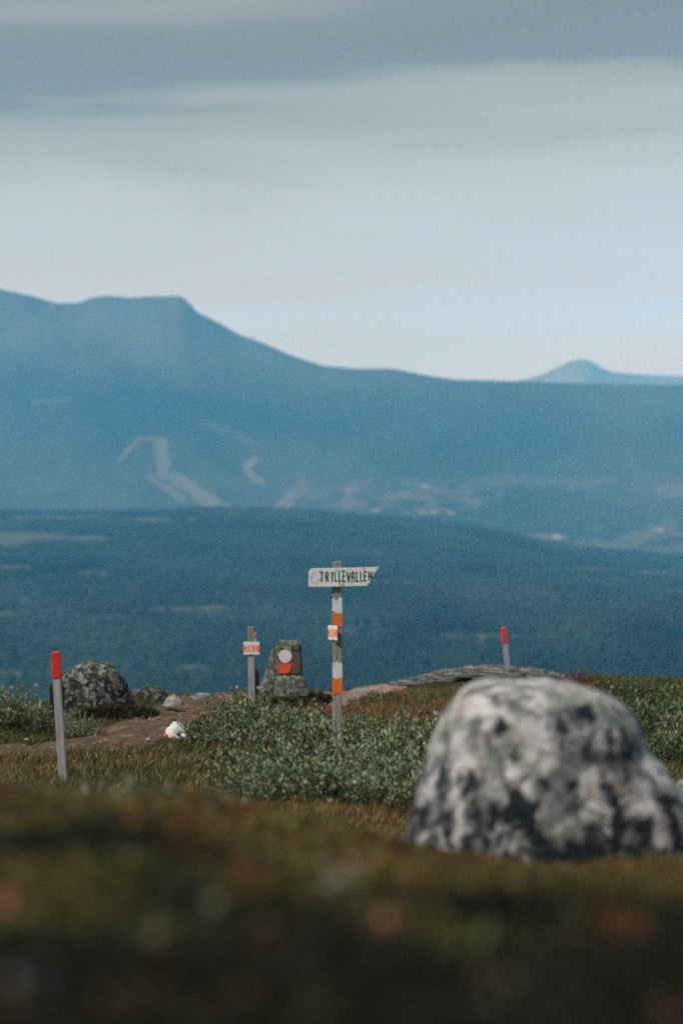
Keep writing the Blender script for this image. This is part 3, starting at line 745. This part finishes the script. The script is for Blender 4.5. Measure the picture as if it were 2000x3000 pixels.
# red-topped poles
def pole(px_top, r_top, px_foot, r_foot, wpx, r_red, Y, mat_red, label):
    k = Y / FPX; a, b_ = at(px_top, r_top, Y), at(px_foot, r_foot, Y)
    lean = math.atan2(a.x - b_.x, a.z - b_.z)
    e = empty('marker_pole', b_, ry=lean); tag(e, label, 'pole')
    L_ = (a - b_).length; wd = wpx * k; zr = L_ * (r_foot - r_red) / (r_foot - r_top)
    timber('shaft', wd, wd * .8, zr, M_wood2, e, 0, -.25, .004)
    bm = box_bm(-wd * .56, wd * .56, -wd * .46, wd * .46, zr + .001, L_, .005, 2)
    bmesh.ops.subdivide_edges(bm, edges=[q for q in bm.edges if abs(q.verts[0].co.z - q.verts[1].co.z) > .1], cuts=8)
    for q in bm.verts:
        n = mnoise.noise_vector(Vector((q.co.x * 30, q.co.y * 30, q.co.z * 14))); q.co.x += n.x * .003; q.co.y += n.y * .003
        if q.co.z > L_ - .02: q.co.z += q.co.x * .10
        if q.co.z < zr + .02: q.co.z += n.z * .01
    link('red_top', bm_mesh('red_top', bm), mat_red, e)
    return e
pole(164.5, 1910, 187, 2300, 24, 1986, 15.6, M_red, 'leaning grey pole with a bright red top, at the left')
pole(1473.5, 1838, 1487, 1962, 15, 1884, 30.3, M_redpale, 'short leaning pole with a faded red top on the right rock ledge')

# ------------------------------------------------------------------ willow bushes
def leaf_quads(P, D, U, ln, wd):
    """diamond leaves folded along the rib. P base, D direction, U side, all (n,3)"""
    Nn = np.cross(D, U); mid = P + D * ln[:, None] * .45
    a, b_ = mid + U * wd[:, None] + Nn * wd[:, None] * .5, mid - U * wd[:, None] + Nn * wd[:, None] * .5
    tip = P + D * ln[:, None]
    V = np.stack([P, a, tip, b_], 1); i = np.arange(len(P))[:, None] * 4
    F = np.concatenate([i + [0, 1, 2], i + [0, 2, 3]], 1).reshape(-1, 3)
    return V.reshape(-1, 3), F
def norm(v): return v / np.maximum(np.linalg.norm(v, axis=-1, keepdims=True), 1e-9)
def bush_meshes(seed, R=.55, H=.45, stems=120, leaves=30, lean=.25, pal=0):
    r = np.random.default_rng(seed)
    a = r.uniform(0, 6.28, stems); q = np.sqrt(r.uniform(0, 1, stems)) * R
    ka, kq = r.uniform(0, 6.28, 16), np.sqrt(r.uniform(0, 1, 16)) * R; ki = r.integers(0, 16, stems); kh = r.uniform(.62, 1.2, 16)
    bx_, by_ = np.cos(ka[ki]) * kq[ki] + r.normal(0, .07, stems), np.sin(ka[ki]) * kq[ki] + r.normal(0, .07, stems)
    a, q = np.arctan2(by_, bx_), np.minimum(np.hypot(bx_, by_), R)
    base = np.stack([bx_ * .85, by_ * .85, np.full(stems, -.06)], 1)
    h = H * r.uniform(.7, 1.1, stems) * kh[ki] * (1 + .45 * (r.uniform(0, 1, stems) < .07)) * (1 - .35 * (q / R) ** 2)
    tilt = np.stack([np.cos(a) * (q / R) * lean + r.normal(0, .12, stems), np.sin(a) * (q / R) * lean + r.normal(0, .12, stems), np.ones(stems)], 1)
    tilt = norm(tilt); bend = r.normal(0, .08, (stems, 3)) * [1, 1, 0]
    def pt(s, t): return base[s] + tilt[s] * (h[s] * 1.05 * t)[:, None] + bend[s] * (t ** 2)[:, None]
    s = np.repeat(np.arange(stems), leaves); t = np.clip(r.beta(2.6, 1.0, len(s)) * .85 + .2, .15, 1.0)
    bare = (r.uniform(0, 1, stems) < .14)[s] & (r.uniform(0, 1, len(s)) < .85); s, t = s[~bare], t[~bare]
    P = pt(s, t); az = r.uniform(0, 6.28, len(s)); up = r.uniform(.5, 1.7, len(s)) + (t > .9) * .8
    D = norm(np.stack([np.cos(az), np.sin(az), up], 1) + tilt[s] * .3); U = norm(np.cross(D, r.normal(0, 1, (len(s), 3))))
    ln = r.uniform(.030, .058, len(s)) * (.9 + .45 * (t > .88)); wd = ln * r.uniform(.105, .17, len(s))
    V, F = leaf_quads(P, D, U, ln, wd)
    g = r.uniform(.55, 1.35, len(s)) * (.75 + .5 * fbm(P[:, 0] * 5, P[:, 1] * 5, seed, 2))
    c = np.array([(.12, .175, .068), (.085, .145, .048)][pal]) * g[:, None]
    tipt = t > .88; silver_hilite = r.uniform(0, 1, len(s)) < np.where(tipt, (.68, .3)[pal], (.26, .08)[pal]); c[silver_hilite] = np.array([.35, .43, .28]) * g[silver_hilite, None]  # silvery leaves, with highlights painted into the colour at the shoot tips
    yel = r.uniform(0, 1, len(s)) < .03; c[yel] = np.array([.34, .20, .045])
    dead = r.uniform(0, 1, len(s)) < .05; c[dead] = np.array([.16, .09, .05])
    fol = mesh_np('foliage', V, F, np.repeat(c, 4, 0)); fol.materials.append(M_willow)
    # stems: three-sided tapering twigs
    V2, F2 = [], []
    ts = np.linspace(0, 1, 5); sx = np.arange(stems)
    rings = np.stack([pt(sx, np.full(stems, q_)) for q_ in ts], 1)
    for k in range(3):
        o_ = np.array([math.cos(k * 2.094), math.sin(k * 2.094), 0])
        V2.append(rings + o_ * (np.linspace(.0055, .002, 5))[None, :, None])
    V2 = np.stack(V2, 2).reshape(-1, 3)     # stem, ring, k
    Fb = []
    for l in range(4):
        for k in range(3): Fb.append((l * 3 + k, l * 3 + (k + 1) % 3, l * 3 + 3 + (k + 1) % 3, l * 3 + 3 + k))
    F2 = (np.array(Fb)[None] + (np.arange(stems) * 15)[:, None, None]).reshape(-1, 4)
    stm = mesh_np('stems', V2, F2); stm.materials.append(M_twig)
    return fol, stm
BUSH = [bush_meshes(11, .55, .52), bush_meshes(12, .5, .50, 110, 30), bush_meshes(13, .6, .56, 130, 30), bush_meshes(14, .5, .46, 120, 30, .25, 1)]
SPRIG = bush_meshes(15, .10, .20, 9, 26, .35)
BUSHES = []
def bush(px, Y, kind, sc, label, group=None, szs=1.0, cat='bush', name='willow_bush'):
    p = gpt(px, Y); e = empty(name, p, random.uniform(0, 6.28)); e.scale = (sc, sc, sc * szs)
    tag(e, label, cat, group)
    fol, stm = SPRIG if kind < 0 else BUSH[kind]
    for nm, me in (('foliage', fol), ('stems', stm)):
        o = bpy.data.objects.new(nm, me); COL.objects.link(o); o.parent = e; o['kind'] = 'stuff'
    BUSHES.append((p.x, p.y, .5 * sc))
G1, G2, G3 = 'willow bushes round the signpost', 'willow bushes on the left crest', 'willow bushes on the right crest'
bush(1005, 18.5, 0, .85, 'silvery willow bush wrapping the foot of the tall signpost', G1, .4)
bush(1010, 19.9, 2, .8, 'willow bush standing directly behind the tall signpost', G1, .75)
bush(750, 22.0, 1, .85, 'upright willow bush in front of the short numbered post', G1, .8)
bush(880, 21.3, 0, .85, 'willow bush below the painted marker stone', G1, .7)
bush(670, 20.6, 3, .8, 'leftmost willow bush of the thicket, beside the dry grass slope', G1, .75)
bush(835, 19.6, 2, .8, 'willow bush halfway between the short post and the tall signpost', G1, .8)
bush(1130, 20.4, 2, .8, 'willow bush right of the tall signpost, in front of the red-brown turf', G1, .75)
bush(1240, 20.0, 1, .95, 'willow bush touching the upper left side of the big boulder', G1, .8)
bush(1110, 17.8, 1, .9, 'willow bush between the tall signpost and the big boulder', G1, .8)
bush(1215, 17.0, 0, .85, 'willow bush tight against the left flank of the big boulder', G1, .85)
bush(880, 17.2, 0, .85, 'willow bush just left of and in front of the tall signpost', G1, .7)
bush(750, 18.3, 3, .7, 'low greener willow bush on the grassy left flank of the thicket', G1, .7)
bush(960, 15.8, 1, .8, 'willow bush in front of the foot of the tall signpost', G1, .6)
bush(1090, 15.4, 2, .72, 'willow bush in front of the gap between signpost and boulder', G1, .75)
bush(790, 15.6, 2, .62, 'low silvery willow bush at the front left of the thicket', G1, .8)
bush(880, 14.2, 0, .7, 'small front willow bush left of and below the tall signpost', G1, .85)
bush(1000, 13.8, 2, .7, 'front willow bush nearest the camera below the tall signpost', G1, .7)
bush(1130, 14.2, 1, .75, 'front willow bush beside the foot of the big boulder', G1, .85)
bush(1205, 14.6, 2, .6, 'front willow bush half hidden behind the foot of the big boulder', G1, .8)
bush(770, 14.0, 1, .55, 'pale willow bush at the front left corner of the thicket', G1, .8)
bush(690, 13.6, 0, .35, 'tiny pale willow bush in the grass at the front left of the thicket', G1, .8)
bush(630, 20.2, 1, .42, 'small willow bush beside the white-painted trail stone', G1, .8)
bush(660, 22.4, 2, .62, 'willow bush between the trail stone and the short numbered post', G1, .75)
bush(20, 23.6, 0, .75, 'willow bush at the left frame edge on the crest', G2)
bush(110, 23.4, 1, .6, 'willow bush just left of the red-topped pole', G2)
bush(235, 22.8, 2, .42, 'small willow bush right of the red-topped pole below the dark rock', G2)
bush(-110, 23.8, 2, .9, 'willow bush half outside the left frame edge', G2)
bush(1960, 27.0, 3, 1.25, 'dense green willow bush at the right frame edge on the crest', G3)
bush(1890, 25.0, 3, 1.05, 'green willow bush just right of the big boulder top', G3)
bush(2010, 22.0, 0, 1.05, 'willow bush at the right frame edge below the crest bush', G3)
bush(1935, 21.0, 3, .8, 'low willow bush beside the right shoulder of the big boulder', G3)
bush(1830, 29.0, 3, .75, 'low dark bush on the crest above the boulder top', G3)
bush(425, 7.2, -1, .75, 'blurred pale willow sprig on the near rise, left one', None, 1, 'sprig', 'willow_sprig')
bush(610, 7.4, -1, .8, 'blurred pale willow sprig on the near rise, right one', None, 1, 'sprig', 'willow_sprig')
bush(1040, 20.4, -1, 1.9, 'single tall willow shoot rising just right of the tall signpost', None, 1.5, 'sprig', 'willow_sprig')

# ------------------------------------------------------------------ heath and grass
def clear_of(x, y, extra=0.0):
    k = (path_dist(x, y, PATH_A) > extra - .05) & (path_dist(x, y, PATH_B) > extra - .06)
    bxy = at(1640, 2560, 8.0); k &= ((x - bxy.x) / .49) ** 2 + ((y - 8.0) / .40) ** 2 > 1
    return k
def grass_cover(n, y0, y1, hmin, hmax, wmul, seed):
    r = np.random.default_rng(seed)
    y = np.sqrt(r.uniform(y0 ** 2, y1 ** 2, n)); px = np.where(r.uniform(0, 1, n) < .76, r.uniform(-260, 2260, n), r.uniform(-1400, 3200, n)); x = (px - 1000) / FPX * y
    cl = fbm(x * 2.2, y * 2.2, 50, 3)
    on = (path_dist(x, y, PATH_A) < .05) | (path_dist(x, y, PATH_B) < .0)
    k = clear_of(x, y, -5) & (r.uniform(0, 1, n) < .25 + 1.5 * cl) & (~on | (r.uniform(0, 1, n) < .9 * np.clip(fbm(x * 2, y * 1.5, 33, 3) * 4 - 1.45, 0, 1)))
    k &= ~((y > 29.3) & (px > 1170) & (px < 1730))
    short = np.where(on, .45, 1.0)[k]
    x, y, px = x[k], y[k], px[k]; n = len(x); z = gz(x, y)
    cl = fbm(x * 1.4, y * .9, 60, 4); dry = fbm(x * .7 + 9, y * .5, 61, 3) + .10 * r.normal(0, 1, n)
    # orange-brown sedge on the knoll round the painted stone and right of the signpost
    knoll = np.clip(1.2 - ((px - 720) / 330) ** 2 - ((y - 26) / 4.5) ** 2, 0, 1) + np.clip(1.3 - ((px - 1200) / 330) ** 2 - ((y - 27.5) / 4.5) ** 2, 0, 1)
    dry = dry + .13 * knoll - .05
    olive, straw, rust, green = np.array([.10, .092, .028]), np.array([.24, .175, .075]), np.array([.165, .085, .036]), np.array([.052, .068, .022])
    c = np.where((dry < .42)[:, None], green, olive)
    c = np.where(((dry > .50) & (dry < .60))[:, None], straw * .8, c)
    c = np.where((dry >= .60)[:, None], rust, c)
    rr = r.uniform(0, 1, n); c = np.where((rr < .16)[:, None], straw, c); c = np.where((rr > .965)[:, None], rust, c)
    c = c * r.uniform(.75, 1.65, n)[:, None]
    h = r.uniform(hmin, hmax, n) * (.45 + 1.1 * cl) * short; wd = r.uniform(.0025, .0048, n) * wmul
    a = r.uniform(0, 6.28, n); lean = r.uniform(.05, .75, n)
    d = np.stack([np.cos(a) * lean + .25, np.sin(a) * lean, np.ones(n)], 1); d = norm(d)
    b = r.uniform(0, 6.28, n); s = np.stack([np.cos(b), np.sin(b), 0 * b], 1)
    B = np.stack([x, y, z - .012], 1); mid = B + d * (h * .55)[:, None]; tip = B + d * h[:, None] + np.stack([np.cos(a), np.sin(a), -.55 + 0 * a], 1) * (h * lean * .45)[:, None]
    V = np.stack([B - s * wd[:, None], B + s * wd[:, None], mid + s * (wd * .75)[:, None], mid - s * (wd * .75)[:, None], tip], 1)
    i = np.arange(n)[:, None] * 5
    F = np.concatenate([i + [0, 1, 2], i + [0, 2, 3], i + [3, 2, 4]], 1).reshape(-1, 3)
    return mesh_np('grass', V.reshape(-1, 3), F, np.repeat(c, 5, 0))
o = link('grass', grass_cover(310000, 13.0, 36, .03, .115, 1.15, 1), M_grass); tag(o, 'dry brown and olive grass covering the slope and crest', 'grass', kind='stuff')
o = link('grass', grass_cover(125000, 6.2, 14.0, .03, .08, .8, 2), M_grass); tag(o, 'olive grass on the ground in front of the willow thicket', 'grass', kind='stuff')

def heath(n, seed):
    r = np.random.default_rng(seed)
    y = np.sqrt(r.uniform(1.15 ** 2, 8.2 ** 2, n)); y = np.where(r.uniform(0, 1, n) < .5, r.uniform(1.15, 8.2, n), y)
    px = r.uniform(-450, 2450, n); x = (px - 1000) / FPX * y; nw = n * 3 // 5; x[:nw // 1] = np.where(np.arange(nw) % 2 == 0, r.uniform(-3.2, 3.2, nw), x[:nw]); px = px_of(x, y)
    k = clear_of(x, y); x, y, px = x[k], y[k], px[k]; n = len(x)
    hum = fbm(x * 4.5, y * 3.5, 70, 3); z = gz(x, y) + r.uniform(0, 1, n) ** .8 * (.012 + np.where(y < 4, .07, .045) * hum + np.where(y > 3, .16, .05) * np.clip(fbm(x * 3.2, y * 1.4, 78, 3) - .5, 0, 1))
    far = np.clip((y - 2.2) / 2.8, 0, 1)
    sp = (fbm(x * 7 + 3, y * 4, 72, 3) - .5) * 2.2 + .10 * r.normal(0, 1, n); sq = (fbm(x * 9 + 8, y * 5, 75, 2) - .5) * 2 + .10 * r.normal(0, 1, n)
    crow_vignette, olive, brown, red, moss = np.array([.020, .025, .016]), np.array([.135, .11, .036]), np.array([.105, .066, .035]), np.array([.17, .060, .026]), np.array([.062, .068, .025])
    fl = far * 1.0 - .06 + 1.5 * (fbm(x * 5, y * 2.6, 74, 3) - .5) + .08 * r.normal(0, 1, n)
    c = np.where((fl < .30)[:, None], crow_vignette, np.where((fl < .5)[:, None], moss, olive))  # vignette-like darkness painted into the plant colour, strongest nearest the camera
    c = np.where((sp > .22 + .30 * (1 - far))[:, None], brown, c); c = np.where((sq > .52 + .15 * (1 - far))[:, None], red, c)
    c = c * r.uniform(.55, 1.4, n)[:, None]
    P = np.stack([x, y, z], 1); az = r.uniform(0, 6.28, n)
    D = norm(np.stack([np.cos(az), np.sin(az), r.uniform(-.1, 1.6, n)], 1)); U = norm(np.cross(D, r.normal(0, 1, (n, 3))))
    ln = r.uniform(.008, .022, n); V, F = leaf_quads(P, D, U, ln, ln * r.uniform(.14, .3, n))
    return mesh_np('heath', V, F, np.repeat(c, 4, 0))
o = link('heath', heath(330000, 5), M_heath); tag(o, 'crowberry heath covering the near foreground, vignette darkness painted into its colour towards the camera', 'heath', kind='stuff')
# scattered larger leaves and reindeer lichen tufts catching the light in the blurred foreground
def turned_leaves(spots):
    V, F, Cc = [], [], []
    r = np.random.default_rng(9)
    for px, Y, R_, n, col in spots:
        p = np.array(gpt(px, Y, .05)); P = p + r.normal(0, R_, (n, 3)) * [1, 1, .6]
        az = r.uniform(0, 6.28, n); D = norm(np.stack([np.cos(az), np.sin(az), r.uniform(0, 1, n)], 1)); U = norm(np.cross(D, r.normal(0, 1, (n, 3))))
        ln = r.uniform(.012, .024, n); v_, f_ = leaf_quads(P, D, U, ln, ln * .32)
        F.append(f_ + sum(len(q) for q in V)); V.append(v_); Cc.append(np.repeat(np.array(col) * r.uniform(.7, 1.2, n)[:, None], 4, 0))
    return mesh_np('turned_leaves', np.concatenate(V), np.concatenate(F), np.concatenate(Cc))
spots = [(1155, 2.55, .020, 26, (.42, .20, .10)), (-10, 2.7, .016, 26, (.42, .16, .09)), (985, 3.1, .018, 22, (.32, .29, .21)), (480, 2.5, .035, 26, (.20, .19, .10)), (1400, 2.5, .022, 26, (.15, .19, .07)),
         (470, 3.7, .03, 20, (.28, .10, .02)), (650, 4.1, .03, 20, (.2, .04, .02)), (1640, 2.15, .03, 18, (.14, .16, .11)), (60, 1.95, .03, 8, (.10, .10, .10)),
         (1080, 3.9, .03, 40, (.26, .13, .04)), (1500, 3.2, .04, 40, (.18, .12, .04)), (330, 4.6, .05, 70, (.25, .19, .06)), (900, 4.9, .05, 50, (.22, .2, .06))]
o = link('turned_leaves', turned_leaves(spots), M_heath); tag(o, 'autumn-coloured leaves and pale lichen scattered in the foreground heath', 'leaves', kind='stuff')
# small red dwarf birch on the right crest
e = empty('red_bush', gpt(1697, 30.2)); tag(e, 'small red-brown bush on the right crest behind the boulder', 'bush')
rb = np.random.default_rng(77); n = 420
P = rb.normal(0, 1, (n, 3)) * [.12, .1, .06] + [0, 0, .09]; az = rb.uniform(0, 6.28, n); D = norm(np.stack([np.cos(az), np.sin(az), rb.uniform(0, 1.5, n)], 1)); U = norm(np.cross(D, rb.normal(0, 1, (n, 3))))
ln = rb.uniform(.02, .035, n); V, F = leaf_quads(P, D, U, ln, ln * .35)
link('foliage', mesh_np('foliage', V, F, np.repeat(np.array([.20, .05, .03]) * rb.uniform(.5, 1.3, n)[:, None], 4, 0)), M_heath, e)
tw = BUSH[1][1]; so = link('stems', bm_mesh('stems', box_bm(-.006, .006, -.006, .006, -.05, .12, .002)), M_twig, e)

def heather_clump(px, Y, R_, H, n, cols, label, seed):
    r = np.random.default_rng(seed); e = empty('heather_clump', gpt(px, Y)); tag(e, label, 'heather', 'heather clumps by the painted stone')
    a = r.uniform(0, 6.28, n); q = np.sqrt(r.uniform(0, 1, n)); P = np.stack([np.cos(a) * q * R_, np.sin(a) * q * R_ * .7, H * r.uniform(0, 1, n) ** .6 * (1 - .7 * q * q)], 1)
    D = norm(np.stack([np.cos(a) * .5 + r.normal(0, .3, n), np.sin(a) * .5 + r.normal(0, .3, n), r.uniform(.5, 1.4, n)], 1)); U = norm(np.cross(D, r.normal(0, 1, (n, 3))))
    ln = r.uniform(.03, .07, n); V, F = leaf_quads(P, D, U, ln, ln * r.uniform(.07, .14, n))
    c = np.array(cols)[r.integers(0, len(cols), n)] * r.uniform(.6, 1.3, n)[:, None]
    link('foliage', mesh_np('foliage', V, F, np.repeat(c, 4, 0)), M_heath, e)
    st = [(x, y, -.04, x * 1.4, y * 1.4, H * .6) for x, y in zip(r.uniform(-R_ * .5, R_ * .5, 9), r.uniform(-R_ * .3, R_ * .3, 9))]
    V = []; F = []
    for x0, y0, z0, x1, y1, z1 in st:
        b = len(V)
        for k in range(3): V.append((x0 + .004 * math.cos(k * 2.1), y0 + .004 * math.sin(k * 2.1), z0))
        V.append((x1, y1, z1)); F += [(b, b + 1, b + 3), (b + 1, b + 2, b + 3), (b + 2, b, b + 3)]
    tag(link('stems', mesh_py('stems', V, F), M_twig, e), kind='stuff')
DK = [(.045, .042, .018), (.06, .04, .022), (.03, .035, .016)]
heather_clump(925, 26.9, .26, .15, 1500, DK, 'dark brown heather clump against the right side of the painted marker stone', 1)
heather_clump(855, 26.2, .32, .07, 1500, DK + [(.12, .085, .035)], 'low brown heather in front of the painted marker stone', 2)
heather_clump(340, 24.3, .42, .11, 2200, DK + [(.07, .07, .025)], 'dark heather clump at the right foot of the dome-shaped rock', 3)

def pebbles(n):
    r = np.random.default_rng(4); Q = np.concatenate([PATH_A[8:], PATH_B]); q = Q[r.integers(0, len(Q), n)]
    x = q[:, 0] + r.uniform(-.25, .25, n) + r.normal(0, .5, n) * q[:, 2]; y = q[:, 1] + r.normal(0, .55, n) * q[:, 2]; z = gz(x, y) + .035
    s_ = .007 + .024 * r.uniform(0, 1, n) ** 4
    O = np.array([(1, 0, 0), (.3, .9, .1), (-.8, .5, 0), (-.7, -.6, .1), (.4, -.9, 0), (.1, .1, .75), (0, 0, -.6)])
    a = r.uniform(0, 6.28, n); ca, sa = np.cos(a), np.sin(a)
    V = O[None] * (1 + r.uniform(-.25, .25, (n, 7, 1))) * s_[:, None, None]
    V = np.stack([V[..., 0] * ca[:, None] - V[..., 1] * sa[:, None] + x[:, None], V[..., 0] * sa[:, None] + V[..., 1] * ca[:, None] + y[:, None], V[..., 2] * .8 + z[:, None]], -1)
    F = np.array([(i, (i + 1) % 5, 5) for i in range(5)])[None] + (np.arange(n) * 7)[:, None, None]
    c = np.array([.20, .165, .135]) * r.uniform(.4, 1.6, n)[:, None]
    return mesh_np('gravel', V.reshape(-1, 3), F.reshape(-1, 3), np.repeat(c, 7, 0))
tag(link('gravel', pebbles(800), M_floor), 'loose gravel and pebbles on the trodden paths', 'gravel', kind='stuff')
